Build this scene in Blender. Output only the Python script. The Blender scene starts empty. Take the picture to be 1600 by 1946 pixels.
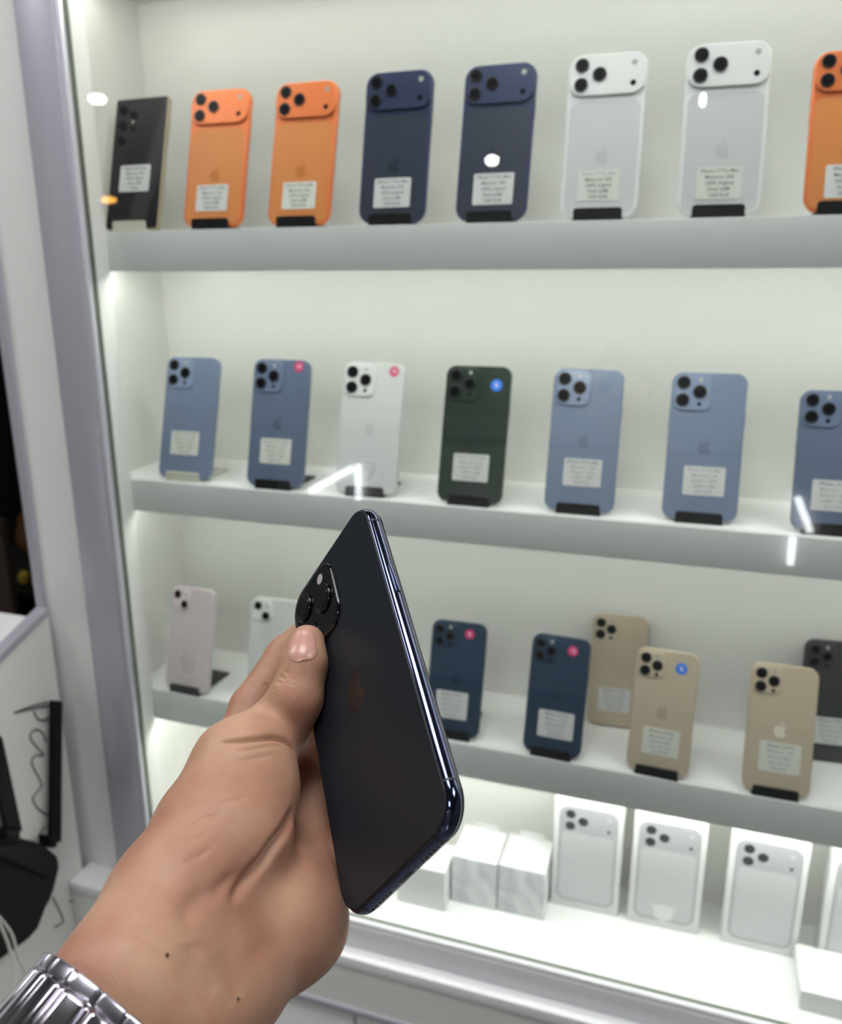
import bpy, bmesh, math, random
import numpy as np
from mathutils import Matrix, Vector
random.seed(7)
S = 0.001            # every length below is in millimetres
EYE = 1550.0         # eye height above the floor
C = bpy.context.scene.collection
def V3(p): return Vector((p[0]*S, p[1]*S, (p[2]+EYE)*S))

# ------------------------------------------------------------------ camera
cd = bpy.data.cameras.new('camera'); cam = bpy.data.objects.new('camera', cd); C.objects.link(cam)
CR = [[0.94780479, 0.318842953, -0.00229136], [0.084785227, -0.258950381, -0.962162235], [-0.307371997, 0.911747702, -0.272467584]]
m = Matrix([[CR[0][i], -CR[1][i], -CR[2][i]] for i in range(3)]).to_4x4()
m.translation = V3((0, 0, 0)); cam.matrix_world = m
cd.sensor_fit = 'HORIZONTAL'; cd.sensor_width = 36; cd.lens = 1573.884*36/1600
cd.clip_start = 0.01; cd.clip_end = 30
cd.dof.use_dof = True; cd.dof.focus_distance = 0.345; cd.dof.aperture_fstop = 14.0
sc = bpy.context.scene; sc.camera = cam
# ------------------------------------------------------------------ world, exposure
w = bpy.data.worlds.new('world'); sc.world = w; w.use_nodes = True
w.node_tree.nodes['Background'].inputs[0].default_value = (0.8, 0.85, 1, 1)
w.node_tree.nodes['Background'].inputs[1].default_value = 0.05
sc.view_settings.view_transform = 'Standard'; sc.view_settings.look = 'None'
sc.view_settings.exposure = -0.06; sc.view_settings.gamma = 1.0; sc.view_settings.use_curve_mapping = False
CEIL_L = 11.0         # ceiling light panels of the shop
LED = {0: 24, 1: 23, 2: 13, 3: 34}     # strips under the cabinet roof and under each shelf

# ------------------------------------------------------------------ materials
def srgb(*c):
    return tuple(((x/255)/12.92 if x/255 <= .04045 else ((x/255+.055)/1.055)**2.4) for x in c)+(1,)
_m = {}
def mat(name, col, rough=.5, metal=0, spec=.5, emit=0, coat=0, noise=0, nscale=300, bump=0, bscale=200, sss=0, aniso=0):
    if name in _m: return _m[name]
    M = bpy.data.materials.new(name); M.use_nodes = True; nt = M.node_tree; b = nt.nodes['Principled BSDF']
    c = srgb(*col) if max(col) > 1 else tuple(col)+(1,)
    b.inputs['Base Color'].default_value = c; b.inputs['Roughness'].default_value = rough
    b.inputs['Metallic'].default_value = metal; b.inputs['Specular IOR Level'].default_value = spec
    b.inputs['Coat Weight'].default_value = coat; b.inputs['Coat Roughness'].default_value = .05
    if emit: b.inputs['Emission Color'].default_value = c; b.inputs['Emission Strength'].default_value = emit
    tc = nt.nodes.new('ShaderNodeTexCoord')
    if noise:
        n = nt.nodes.new('ShaderNodeTexNoise'); n.inputs['Scale'].default_value = nscale; n.inputs['Detail'].default_value = 4
        mx = nt.nodes.new('ShaderNodeMix'); mx.data_type = 'RGBA'
        nt.links.new(tc.outputs['Object'], n.inputs['Vector']); nt.links.new(n.outputs['Fac'], mx.inputs['Factor'])
        mx.inputs['A'].default_value = tuple(x*(1-noise) for x in c[:3])+(1,); mx.inputs['B'].default_value = tuple(min(1, x*(1+noise)) for x in c[:3])+(1,)
        nt.links.new(mx.outputs['Result'], b.inputs['Base Color'])
    if bump:
        n2 = nt.nodes.new('ShaderNodeTexNoise'); n2.inputs['Scale'].default_value = bscale; n2.inputs['Detail'].default_value = 3
        bp = nt.nodes.new('ShaderNodeBump'); bp.inputs['Strength'].default_value = bump; bp.inputs['Distance'].default_value = .0005
        nt.links.new(tc.outputs['Object'], n2.inputs['Vector']); nt.links.new(n2.outputs['Fac'], bp.inputs['Height']); nt.links.new(bp.outputs['Normal'], b.inputs['Normal'])
    _m[name] = M; return M
WALLW = mat('white_laminate', (.80, .80, .775), .35, noise=.015, nscale=3)
SHELF = mat('shelf_laminate', (.80, .80, .79), .3, noise=.015, nscale=4)
DECK = mat('deck_laminate', (.84, .85, .84), .25)
ALU = mat('lilac_grey_aluminium', (.50, .50, .565), .33, metal=.35, noise=.03, nscale=6)
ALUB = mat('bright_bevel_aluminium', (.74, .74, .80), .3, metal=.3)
GASK = mat('dark_gasket', (.13, .15, .12), .6, noise=.3, nscale=60)
PANEL = mat('grey_white_panel', (.82, .82, .80), .45, noise=.02, nscale=3)
BLACKP = mat('black_plastic', (.006, .006, .007), .5, spec=.2)
CLEARP = mat('cream_plastic', (.62, .62, .52), .25)
LENSR = mat('lens_rim_black', (.008, .008, .010), .3)
LENSG = mat('lens_glass', (.003, .003, .005), .25, spec=.12)
SCREEN = mat('screen_glass', (.006, .006, .008), .05)
LABEL = mat('label_paper', (.62, .62, .62), .6)
INK = mat('label_ink', (.12, .12, .12), .7)
INKL = mat('faded_label_ink', (.33, .33, .33), .7)
WHITEINK = mat('white_ink', (.9, .8, .85), .6)
MAG = mat('magenta_sticker', (.60, .02, .15), .5); BLU = mat('blue_sticker', (.03, .20, .80), .5)
FLASH = mat('flash_lens', (.40, .39, .36), .25)
CARD = mat('white_card', (.82, .82, .83), .4)
LEDM = mat('led_light', (1.0, .985, .925), .5)
for k, v in LED.items():
    mm = mat('led_glow_%d' % k, (.985, 1.0, .93), .5, emit=v)

# ------------------------------------------------------------------ mesh helpers
def link(name, me, mats, parent=None, smooth=None):
    o = bpy.data.objects.new(name, me); C.objects.link(o)
    if not me.materials:
        for x in (mats if isinstance(mats, (list, tuple)) else [mats]): me.materials.append(x)
    if parent: o.parent = parent
    return o
def tag(o, label=None, cat=None, group=None, kind=None):
    if label: o['label'] = label
    if cat: o['category'] = cat
    if group: o['group'] = group
    if kind: o['kind'] = kind
    return o
def empty(name, loc=(0, 0, 0), rot=None):
    o = bpy.data.objects.new(name, None); C.objects.link(o); o.empty_display_size = .02
    o.location = V3(loc)
    if rot is not None: o.rotation_euler = rot
    return o
def bm_mesh(bm, name='mesh', smooth=False, angle=None):
    me = bpy.data.meshes.new(name); bmesh.ops.recalc_face_normals(bm, faces=bm.faces)
    if smooth:
        for f in bm.faces: f.smooth = True
        if angle:
            for e in bm.edges:
                if len(e.link_faces) == 2 and e.calc_face_angle(0) > math.radians(angle): e.smooth = False
    bm.to_mesh(me); bm.free(); return me
def addbox(bm, x0, x1, y0, y1, z0, z1, bev=0, segs=2):
    g = bmesh.ops.create_cube(bm, size=1, matrix=Matrix.Translation(((x0+x1)/2*S, (y0+y1)/2*S, (z0+z1)/2*S)) @ Matrix.Diagonal((abs(x1-x0)*S, abs(y1-y0)*S, abs(z1-z0)*S, 1)))
    if bev:
        es = list({e for v in g['verts'] for e in v.link_edges})
        bmesh.ops.bevel(bm, geom=es, offset=bev*S, segments=segs, affect='EDGES', profile=.5)
def box(name, x0, x1, y0, y1, z0, z1, m, parent=None, bev=0, local=False):
    """box given in world millimetres (z measured from the eye) or, with local=True, in the parent's own frame"""
    bm = bmesh.new(); e = 0 if local else EYE
    addbox(bm, x0, x1, y0, y1, z0+e, z1+e, bev)
    return link(name, bm_mesh(bm, name, bool(bev), 35), m, parent)
def rrect(w, h, r, seg, cx=0, cz=0):
    r = max(.01, min(r, w/2-.001, h/2-.001)); pts = []
    for (sx, sz, a0) in ((1, 1, 0), (-1, 1, 90), (-1, -1, 180), (1, -1, 270)):
        for k in range(seg+1):
            a = math.radians(a0+90*k/seg)
            pts.append((cx+sx*(w/2-r)+r*math.cos(a), cz+sz*(h/2-r)+r*math.sin(a)))
    return pts
def slab_bm(bm, w, h, r, y0, y1, bev, cx=0, cz=0, seg=7, nb=3):
    """rounded-corner slab in the xz plane between depths y0 and y1 with rounded rims"""
    prof = []
    for k in range(nb+1):
        a = math.radians(90*k/nb); prof.append((bev*(1-math.sin(a)), y0+bev*(1-math.cos(a))))
    for k in range(nb+1):
        a = math.radians(90*(nb-k)/nb); prof.append((bev*(1-math.sin(a)), y1-bev*(1-math.cos(a))))
    if bev <= 0: prof = [(0, y0), (0, y1)]
    rings = []
    for ins, y in prof:
        rings.append([bm.verts.new((x*S, y*S, z*S)) for x, z in rrect(w-2*ins, h-2*ins, r-ins, seg, cx, cz)])
    n = len(rings[0])
    for a, b in zip(rings[:-1], rings[1:]):
        for i in range(n): f = bm.faces.new((a[i], a[(i+1) % n], b[(i+1) % n], b[i])); f.smooth = True
    bm.faces.new(rings[0][::-1]); bm.faces.new(rings[-1])
_sc = {}
def slab(name, m, parent, w, h, r, y0, y1, bev=.3, cx=0, cz=0, seg=7, nb=3):
    key = (w, h, r, y0, y1, bev, cx, cz, seg, nb, getattr(m, 'name', str(m)))
    if key not in _sc:
        bm = bmesh.new(); slab_bm(bm, w, h, r, y0, y1, bev, cx, cz, seg, nb)
        me = bpy.data.meshes.new(name); bmesh.ops.recalc_face_normals(bm, faces=bm.faces); bm.to_mesh(me); bm.free(); _sc[key] = me
    return link(name, _sc[key], m, parent)
def disc_bm(bm, cx, cz, r, y0, y1, bev=.3, n=24):
    slab_bm(bm, 2*r, 2*r, r-.01, y0, y1, bev, cx, cz, max(3, n//4), 2)
def extrude_poly(pts, y0, y1):
    bm = bmesh.new(); a = [bm.verts.new((x*S, y0*S, z*S)) for x, z in pts]; b = [bm.verts.new((x*S, y1*S, z*S)) for x, z in pts]
    bm.faces.new(a); bm.faces.new(b[::-1]); n = len(pts)
    for i in range(n): bm.faces.new((a[i], b[i], b[(i+1) % n], a[(i+1) % n]))
    return bm
_tx = {}
def text_mesh(s, size, align='CENTER', bold=0.0):
    key = (s, size, align)
    if key in _tx: return _tx[key]
    cu = bpy.data.curves.new('txt', 'FONT'); cu.body = s; cu.size = size*S; cu.align_x = align; cu.align_y = 'CENTER'
    cu.extrude = .04*S; cu.offset = bold*S; cu.resolution_u = 2; cu.space_line = 1.12
    o = bpy.data.objects.new('txt', cu); C.objects.link(o)
    dg = bpy.context.evaluated_depsgraph_get(); me = bpy.data.meshes.new_from_object(o.evaluated_get(dg))
    bpy.data.objects.remove(o); me.materials.clear(); _tx[key] = me; return me
def text(name, s, size, m, parent, x, y, z, align='CENTER', bold=0.0):
    me = text_mesh(s, size, align, bold); o = link(name, me, m, parent)
    o.location = (x*S, y*S, z*S); o.rotation_euler = (math.pi/2, 0, 0); return o
def tube(name, pts, r, m, parent=None, world=True, n=8, caps=True, radii=None):
    P = [Vector(V3(p)) if world else Vector(p)*S for p in pts]; bm = bmesh.new(); rings = []
    up = Vector((0, 0, 1)); prev = None
    for i, p in enumerate(P):
        d = (P[min(i+1, len(P)-1)]-P[max(i-1, 0)]).normalized()
        if prev is None: a = d.cross(up if abs(d.z) < .9 else Vector((1, 0, 0))).normalized()
        else: a = (prev-d*prev.dot(d)).normalized()
        prev = a; b = d.cross(a); rr = (radii[i] if radii else r)*S
        rings.append([bm.verts.new(p+a*rr*math.cos(2*math.pi*k/n)+b*rr*math.sin(2*math.pi*k/n)) for k in range(n)])
    for u, v in zip(rings[:-1], rings[1:]):
        for k in range(n): bm.faces.new((u[k], u[(k+1) % n], v[(k+1) % n], v[k]))
    if caps: bm.faces.new(rings[0][::-1]); bm.faces.new(rings[-1])
    return link(name, bm_mesh(bm, name, True, 50), m, parent)
def catmull(P, k=6):
    P = [Vector(p) for p in P]; out = []
    for i in range(len(P)-1):
        a, b, c, d = P[max(i-1, 0)], P[i], P[i+1], P[min(i+2, len(P)-1)]
        for j in range(k):
            t = j/k; out.append(.5*((2*b)+(c-a)*t+(2*a-5*b+4*c-d)*t*t+(3*b-a-3*c+d)*t**3))
    out.append(P[-1]); return out

# ------------------------------------------------------------------ shop shell
FL = -EYE
ROOMW = mat('shop_wall_paint', (.30, .30, .29), .7, noise=.03, nscale=2)
DARKW = mat('back_room_shade_tone', (.012, .011, .010), .7)  # near black: the unlit back room's darkness is put into the colour
FLOORM = mat('shop_floor_tile', (.20, .20, .20), .35, noise=.12, nscale=5)
tag(box('floor', -3100, 2600, -2300, 2500, FL-40, FL, FLOORM), kind='structure')
tag(box('ceiling', -3100, 2600, -2300, 2500, 1150, 1190, ROOMW), kind='structure')
tag(box('wall_behind', -3100, 2600, -2340, -2300, FL, 1150, ROOMW), kind='structure')
tag(box('wall_right', 2600, 2640, -2300, 2500, FL, 1150, ROOMW), kind='structure')
tag(box('wall_left', -3140, -3100, -2300, 2500, FL, 1150, ROOMW), kind='structure')
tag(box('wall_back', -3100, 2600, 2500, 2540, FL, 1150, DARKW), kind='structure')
tag(box('wall_partition', -740, 2600, 1200, 1240, FL, 1150, ROOMW), kind='structure')
CP = mat('ceiling_lamp_glow', (1, 1, 1), .5, emit=CEIL_L)
FRM = mat('lamp_frame_white', (.8, .8, .8), .5)
for i, (x, y, lb) in enumerate(((-300, -1500, 'square ceiling light panel at the back of the shop'), (-1500, 300, 'square ceiling light panel over the counter side'),
                            (-250, 300, 'square ceiling light panel above the customer'), (1000, 300, 'square ceiling light panel right of the customer'))):
    e = tag(empty('ceiling_light', (x, y, 1150)), lb, 'light', 'ceiling light panels of the shop')
    box('frame', -310, 310, -310, 310, -22, 0, FRM, e, 4, True)
    box('diffuser', -290, 290, -290, 290, -26, -20, CP, e, 0, True)

GLOW = mat('bulb_glow', (1, 1, 1), .5, emit=55); GLOWO = mat('bulb_glow_orange', (1, .45, .08), .5, emit=22); TUBE = mat('tube_glow', (.95, .97, 1), .5, emit=16)
def pendant(x, y, z, rx, rz, m, lb):
    e = tag(empty('pendant_lamp', (x, y, z)), lb, 'lamp')
    bm = bmesh.new(); bmesh.ops.create_uvsphere(bm, u_segments=20, v_segments=12, radius=1, matrix=Matrix.Diagonal((rx*S, rx*S, rz*S, 1))); link('bulb', bm_mesh(bm, 'bulb', True), m, e)
    tube('socket', [(0, 0, rz-2), (0, 0, rz+26)], 12, LENSR, e, False, 12); tube('cord', [(0, 0, rz+20), (0, 0, 1150-z)], 1.6, LENSR, e, False, 6)
pendant(-2593, -1574, 750, 34, 20, GLOW, 'white pendant lamp in the far left corner behind the customer')
pendant(-824, -1574, 427, 24, 18, GLOW, 'low white pendant lamp behind the customer')
pendant(-78, -1574, 590, 9, 22, GLOW, 'narrow white pendant lamp behind the customer')
pendant(-2428, -1374, 317, 30, 14, GLOWO, 'orange pendant lamp in the far left corner behind the customer')
sh = tag(empty('showcase', (-500, -1400, FL)), 'low white showcase with light tubes on its front, opposite the cabinet', 'cabinet')
box('body', -1100, 1100, -260, 210, 0, 960, mat('showcase_white', (.55, .55, .55), .5), sh, 4, True); box('worktop', -1110, 1110, -270, 218, 960, 985, mat('worktop_grey', (.30, .30, .31), .4), sh, 3, True)
for a, b in (((-1444, -820), (-1263, -715)), ((-1236, -700), (-1237, -836)), ((334, -702), (385, -814)), ((335, -841), (337, -933))):
    t = tube('light_tube', [(a[0]+500, 226, a[1]-FL), (b[0]+500, 226, b[1]-FL)], 11, TUBE, sh, False, 10)

# ------------------------------------------------------------------ display cabinet
D = 897.0; BACK = 1044.0; XL = -742.0; XR = 760.0
ZS = [55.4, -258.1, -569.0]; TH = [47.6, 43.8, 47.0]; DZ = -845.0; TOPZ = 345.0
cab = tag(empty('display_cabinet', (0, D, FL)), 'white lit display cabinet with shelves behind a glass front and lilac-grey aluminium frame', 'cabinet')
def cb(name, x0, x1, y0, y1, z0, z1, m, bev=0):
    o = box(name, x0, x1, y0-D, y1-D, z0+EYE, z1+EYE, m, cab, bev, True); return o
cb('back_panel', XL-18, XR+18, BACK, BACK+16, DZ-40, TOPZ+60, WALLW)
cb('side_panel', XL-18, XL, 869, BACK, DZ-18, TOPZ+60, WALLW)
cb('side_panel', XR, XR+18, 869, BACK, DZ-18, TOPZ+60, WALLW)
cb('corner_post', XL, -711, 870, 897.5, DZ, TOPZ, SHELF, .6)
cb('roof_panel', XL, XR, 869, BACK, TOPZ, TOPZ+46, SHELF)
for z, t in zip(ZS, TH):
    cb('shelf', XL, XR, D+8, BACK, z-t+9, z, SHELF); cb('shelf_front', XL, XR, D, D+8.5, z-t, z, mat('shelf_front_shaded', (.70, .715, .71), .35), .8)  # front colour greyed to imitate the weaker room light falling on it
for k, z in enumerate([TOPZ, ZS[0]-TH[0], ZS[1]-TH[1], ZS[2]-TH[2]]):
    s = cb('led_strip', XL+1, XR-1, D+14, D+24, z+(9 if k else 0)-4, z+(9 if k else 0)-.2, _m['led_glow_%d' % k]); s['label'] = 'glowing white LED strip'
cb('deck', XL, XR, 868, BACK, DZ-18, DZ, DECK)
cb('frame_post', -773, -719, 854, 868, -889, TOPZ+60, ALU, 1.5)
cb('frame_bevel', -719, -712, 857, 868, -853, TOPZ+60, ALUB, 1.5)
cb('gasket', -712, -710.2, 864, 870, DZ, TOPZ+60, GASK)
RAILM = mat('pale_grey_rail', (.70, .71, .73), .3); BEVM = mat('white_rail_bevel', (.86, .86, .88), .25)
cb('frame_rail', -719, XR, 857, 868, -889, -853, RAILM, 1)
cb('rail_bevel', -712, XR, 858, 867, -853, DZ, BEVM, 3)
cb('gasket', -711, XR, 866, 869.5, DZ-1, DZ+1.2, GASK)
cb('frame_rail', -773, XR, 854, 868, TOPZ+20, TOPZ+60, ALU, 1)
cb('plinth_ledge', -853, XR, 838, 900, -906, -889.5, BEVM, .6)
cb('base_panel', -853, XR, 840, 900, -974, -906, mat('base_panel_grey', (.76, .76, .73), .45))
cb('trim_strip', -853, XR, 836, 870, -984, -974, ALU, .5)
GX = [-853, -383, 87, XR]
for a, b in zip(GX[:-1], GX[1:]):
    d = cb('drawer', a+2, b-2, 842, 860, -1440, -986, PANEL, 1.2)
cb('plinth', -853, XR, 860, 900, FL, -984, PANEL)
cb('carcass', XL-18, XR+18, 900, BACK+16, FL, DZ-19, PANEL)
# glass pane
G = bpy.data.materials.new('clear_glass_pane'); G.use_nodes = True; nt = G.node_tree; nt.nodes.clear()
out = nt.nodes.new('ShaderNodeOutputMaterial'); mx = nt.nodes.new('ShaderNodeMixShader'); tr = nt.nodes.new('ShaderNodeBsdfTransparent'); gl = nt.nodes.new('ShaderNodeBsdfGlossy')
lw = nt.nodes.new('ShaderNodeLayerWeight'); pw = nt.nodes.new('ShaderNodeMath'); pw.operation = 'POWER'; pw.inputs[1].default_value = 5
ml = nt.nodes.new('ShaderNodeMath'); ml.operation = 'MULTIPLY_ADD'; ml.inputs[1].default_value = .9; ml.inputs[2].default_value = .04
nt.links.new(lw.outputs['Facing'], pw.inputs[0]); nt.links.new(pw.outputs[0], ml.inputs[0]); nt.links.new(ml.outputs[0], mx.inputs[0])
tr.inputs[0].default_value = (.975, .99, .98, 1); gl.inputs['Roughness'].default_value = 0.0
nt.links.new(tr.outputs[0], mx.inputs[1]); nt.links.new(gl.outputs[0], mx.inputs[2]); nt.links.new(mx.outputs[0], out.inputs[0])
g = cb('glass_pane', -711.5, XR, 861, 865, DZ-2, TOPZ+50, G); g['label'] = 'clear glass front pane'

# ------------------------------------------------------------------ wall panel left of the cabinet
wp = tag(empty('wall_panel', (-830, 885, FL)), 'plain white upright panel between the lilac cabinet frame and a thin lilac edge trim', 'panel')
box('panel', -39, 72, 0, 18, 0, EYE+600, PANEL, wp, 0, True)
box('edge_trim', -54, -39, -6, 20, 0, EYE+600, ALU, wp, 1, True)

# ------------------------------------------------------------------ phones on the shelves
def apple_pts(s):
    """fruit emblem outline, about s mm tall"""
    P = []
    L = [(0, .30), (.10, .36), (.22, .385), (.33, .35), (.41, .27), (.31, .19), (.27, .07), (.29, -.07), (.36, -.16), (.44, -.21), (.36, -.37), (.25, -.50), (.15, -.51), (.04, -.47), (0, -.465)]
    Lm = [(-.04, -.47), (-.15, -.51), (-.25, -.49), (-.37, -.33), (-.45, -.10), (-.43, .14), (-.33, .31), (-.20, .385), (-.08, .36)]
    return [(x*s*.95, z*s*.95-.06*s) for x, z in L+Lm]
def leaf_pts(s): return [(x*s*.95, z*s*.95-.06*s) for x, z in ((0, .42), (.02, .55), (.10, .65), (.20, .69), (.19, .57), (.11, .46))]
def emblem(m, parent, cz, s=15, y=-.36, name='emblem', cx=0):
    key = ('apple', s, y, cz, cx, m.name)
    if key not in _sc:
        bm = extrude_poly([(x+cx, z+cz) for x, z in apple_pts(s)], y, y+.14); me = bm_mesh(bm, name)
        bm = bmesh.new(); bm.from_mesh(me); b2 = extrude_poly([(x+cx, z+cz) for x, z in leaf_pts(s)], y, y+.14); m2 = bm_mesh(b2); bm.from_mesh(m2)
        me = bm_mesh(bm, name); _sc[key] = me
    return link(name, _sc[key], m, parent)
def lens(parent, cx, cz, r, y, proud, rim, name='lens', glass=None):
    key = ('lens', cx, cz, r, y, proud, rim.name)
    if key not in _sc:
        bm = bmesh.new(); disc_bm(bm, cx, cz, r, y-proud, y, .4); n0 = len(bm.faces)
        disc_bm(bm, cx, cz, r*.80, y-proud-.25, y-proud+.1, .2)
        for i, f in enumerate(bm.faces): f.material_index = 0 if i < n0 else 1
        me = bpy.data.meshes.new(name); bmesh.ops.recalc_face_normals(bm, faces=bm.faces); bm.to_mesh(me); bm.free(); _sc[key] = me
        me.materials.append(rim); me.materials.append(glass or LENSG)
    return link(name, _sc[key], None, parent)
def dot(name, parent, cx, cz, r, y, m, proud=.2):
    return slab(name, m, parent, 2*r, 2*r, r-.01, y-proud, y, .08, cx, cz, 5, 1)
COL = {
 'orange': ((.76, .19, .055), (.62, .21, .05), .38), 'deepblue': ((.028, .038, .10), (.026, .034, .060), .3),
 'silver': ((.74, .74, .75), (.56, .57, .58), .32), 'sierra': ((.19, .24, .35), (.165, .21, .315), .3),
 'sierra2': ((.12, .155, .24), (.115, .15, .235), .3), 'whitepm': ((.58, .58, .58), (.60, .615, .615), .3), 'green': ((.022, .042, .028), (.018, .034, .024), .22),
 'pink': ((.62, .53, .55), (.64, .56, .58), .3), 'white13': ((.62, .64, .62), (.62, .645, .625), .3), 'navy': ((.022, .045, .085), (.018, .040, .080), .28),
 'gold': ((.55, .45, .33), (.50, .42, .32), .3), 'graphite': ((.045, .047, .052), (.05, .052, .058), .3), 'black': ((.42, .36, .26), (.006, .006, .009), .18)}
STK = {}
def phone(name, style, color, row, w, h, x, y, yaw, lean, label, sticker=None, lines=None, rnd=None, stand='black', standlabel='', logo=True, logom=None, back=False):
    z0 = ZS[row]; fc, bc, rg = COL[color]; y = max(y, 6.0)
    FM = mat('phone_frame_'+color, fc, .3, metal=.25 if color not in ('silver', 'whitepm', 'white13', 'pink') else 0)
    BM = mat('phone_back_'+color, bc, rg, coat=.15)
    # the stand: lip in front, base plate, inclined backrest
    if stand:
        SM = BLACKP if stand == 'black' else CLEARP
        st = empty('phone_stand', (x, D+y, z0), (0, 0, yaw)); tag(st, standlabel, 'phone stand', 'phone stands on the shelves')
        box('base_plate', -25, 25, -4.2, 72, 0, 2.8, SM, st, .6, True)
        lp = slab('front_lip', SM, st, 49, 12.5, 3.2, -4.2, -1.6, .5, 0, 6.4)
        br = slab('backrest', SM, st, 50, 74, 8, 0, 2.4, .5, 0, 37); br.location = (0, 10.6*S, 2.4*S); br.rotation_euler = (-lean, 0, 0)
    t = 8.4
    ph = empty(name, (x, D+y, z0+3.0), None); ph.rotation_euler = Matrix.Rotation(yaw, 3, 'Z').to_euler()
    ph.rotation_euler = (Matrix.Rotation(yaw, 3, 'Z') @ Matrix.Rotation(-lean, 3, 'X')).to_euler()
    ph.location = V3((x, D+y, z0+3.2))
    tag(ph, label, 'phone', 'phones on the shelves')
    cz = h/2; r = {'pro17': 15, 'ultra': 3.5}.get(style, 11.5)
    slab('frame', FM, ph, w, h, r, 0, t-.5, 1.6 if style in ('pro17', 'ultra') else .7, 0, cz, 8)
    slab('screen', SCREEN, ph, w-2, h-2, r-1, t-.5, t, .2, 0, cz, 8)
    tl = (-w/2, h)
    def P(a, b): return (-w/2+a, h-b)
    k = w/78.0
    yb = -.25
    if style == 'pro17':
        slab('back_panel', BM, ph, w-7, h-50*k, 9, -.12, .4, .1, 0, (h-47*k)/2+1.5-.0, 8)
        bump = slab('camera_bump', FM, ph, w-1.6, 41*k, 14*k, -2.6, .3, 1.3, 0, h-1.2-20.5*k, 8)
        for a, b in ((13.2, 11.7), (13.2, 31), (31.2, 21.3)): lens(bump, *P(a*k, b*k), 7.0*k, -2.6, 1.5, LENSR)
        dot('flash', bump, *P(65*k, 11.7*k), 2.9*k, -2.6, FLASH); dot('sensor', bump, *P(65*k, 31.5*k), 2.9*k, -2.6, LENSG)
        ly = h-101*k
    elif style == 'ultra':
        slab('back_panel', BM, ph, w-1.4, h-1.4, 3, -.4, .4, .3, 0, cz, 4)
        for a, b, rr in ((13, 14, 6.6), (13, 33, 6.6), (13, 52, 6.0), (28, 21, 5.0), (28, 38, 3.4)): lens(ph, *P(a, b), rr, -.4, 1.6, mat('ring_dark', (.03, .03, .035), .25, metal=.5))
        dot('flash', ph, *P(28, 29.5), 1.8, -.4, FLASH)
        ly = None
    else:
        slab('back_panel', BM, ph, w-1.6, h-1.6, 10.8, -.25, .4, .2, 0, cz, 8)
        if style == 'pro13': bs, L, rr = 39*k, ((12.4, 11.6), (12.4, 30.6), (29.8, 21.2)), 7.3*k
        elif style == 'pro12': bs, L, rr = 31, ((11.2, 11.2), (11.2, 26.2), (24.8, 18.8)), 6.2
        else: bs, L, rr = 29, ((11.2, 11.2), (23.4, 24.2)), 5.5
        kk = k if style == 'pro13' else 1
        bump = slab('camera_bump', mat('bump_'+color, tuple(min(.9, c*(1.22 if color[:6] == 'sierra' else 1.1)) for c in bc), .18, coat=.3), ph, bs, bs, 9, -1.6, .2, .8, -w/2+3+bs/2, h-3-bs/2, 7)
        for a, b in L: lens(bump, *P(a*kk, b*kk), rr, -1.6, 1.3, LENSR)
        if style == 'duo': dot('flash', bump, *P(24, 11), 2.0, -1.6, FLASH)
        else:
            fx, sy = (L[2][0]*kk, L[1][1]*kk)
            dot('flash', bump, *P(fx, L[0][1]*kk-3.2), 2.2, -1.6, FLASH); dot('sensor', bump, *P(fx, sy+4), 2.2, -1.6, LENSG)
        ly = h/2
    if logo and ly:
        lm = logom or mat('emblem_'+color, tuple(c*(.93 if color in ('silver', 'whitepm') else .86) for c in bc), .25)
        emblem(lm, ph, ly, 16, -.32)
    if style in ('pro13', 'pro12', 'duo', 'pro17'):
        bm = bmesh.new(); addbox(bm, w/2-.3, w/2+.5, 2.8, 5.4, h-58, h-41, .3); link('power_button', bm_mesh(bm, 'btn', True, 40), FM, ph)
        bm = bmesh.new(); addbox(bm, -w/2-.5, -w/2+.3, 2.8, 5.4, h-50, h-40, .3); addbox(bm, -w/2-.5, -w/2+.3, 2.8, 5.4, h-64, h-54, .3); link('volume_buttons', bm_mesh(bm, 'btn', True, 40), FM, ph)
    if sticker:
        sx, sy, sw, sh, tone = sticker
        LM = LABEL if tone == 'w' else mat('label_film', (.66, .67, .62), .5) if tone == 'f' else mat('label_film_'+tone, tuple(min(.85, c*1.05) for c in bc), .45)
        px, pz = -w/2+sx, h-sy
        lb = slab('price_label', LM, ph, sw, sh, 1.8, -.50, -.2, .05, px, pz, 4, 1)
        n = len(lines); step = sh/(n+.35)
        for i, s in enumerate(lines):
            if s: text('print', s, min(5.0, 1.85*sw/max(len(s), 8)), INK if tone == 'w' else INKL, lb, px, -.56, pz+step*((n-1)/2-i), bold=.05)
    if rnd:
        rx, ry, rr, cm, s = rnd
        d = slab('round_sticker', cm, ph, 2*rr, 2*rr, rr-.01, -.5, -.2, .05, -w/2+rx, h-ry, 7, 1)
        text('print', s, 7, WHITEINK, d, -w/2+rx, -.56, h-ry, bold=.1)
    return ph
def L5(a, b, c, d, e): return [a, b, c, d, e]
PM = 'iPhone 17 Pro Max'
phone('smartphone', 'ultra', 'black', 0, 77.6, 162.8, -686.8, 16, -.03, .28, 'black square-cornered phone with pale gold sides, leftmost on the top shelf', (38, 100, 45, 33, 'w'), L5('Galaxy S25 Ultra', 'Memory: 256', '100% original', 'Nano SIM', 'CENA'), stand='clear', standlabel='cream plastic phone stand under the black square-cornered phone', logo=False)
T = ['Memory: 256', '100% original', 'Dual eSIM', '1500 EUR']
phone('smartphone', 'pro17', 'orange', 0, 78, 163.4, -568.4, 10, .02, .28, 'orange phone with a white label, standing beside the black phone on the top shelf', (37, 129, 42, 31, 'w'), [PM]+T, standlabel='black phone stand under the orange phone next to the black phone')
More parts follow.
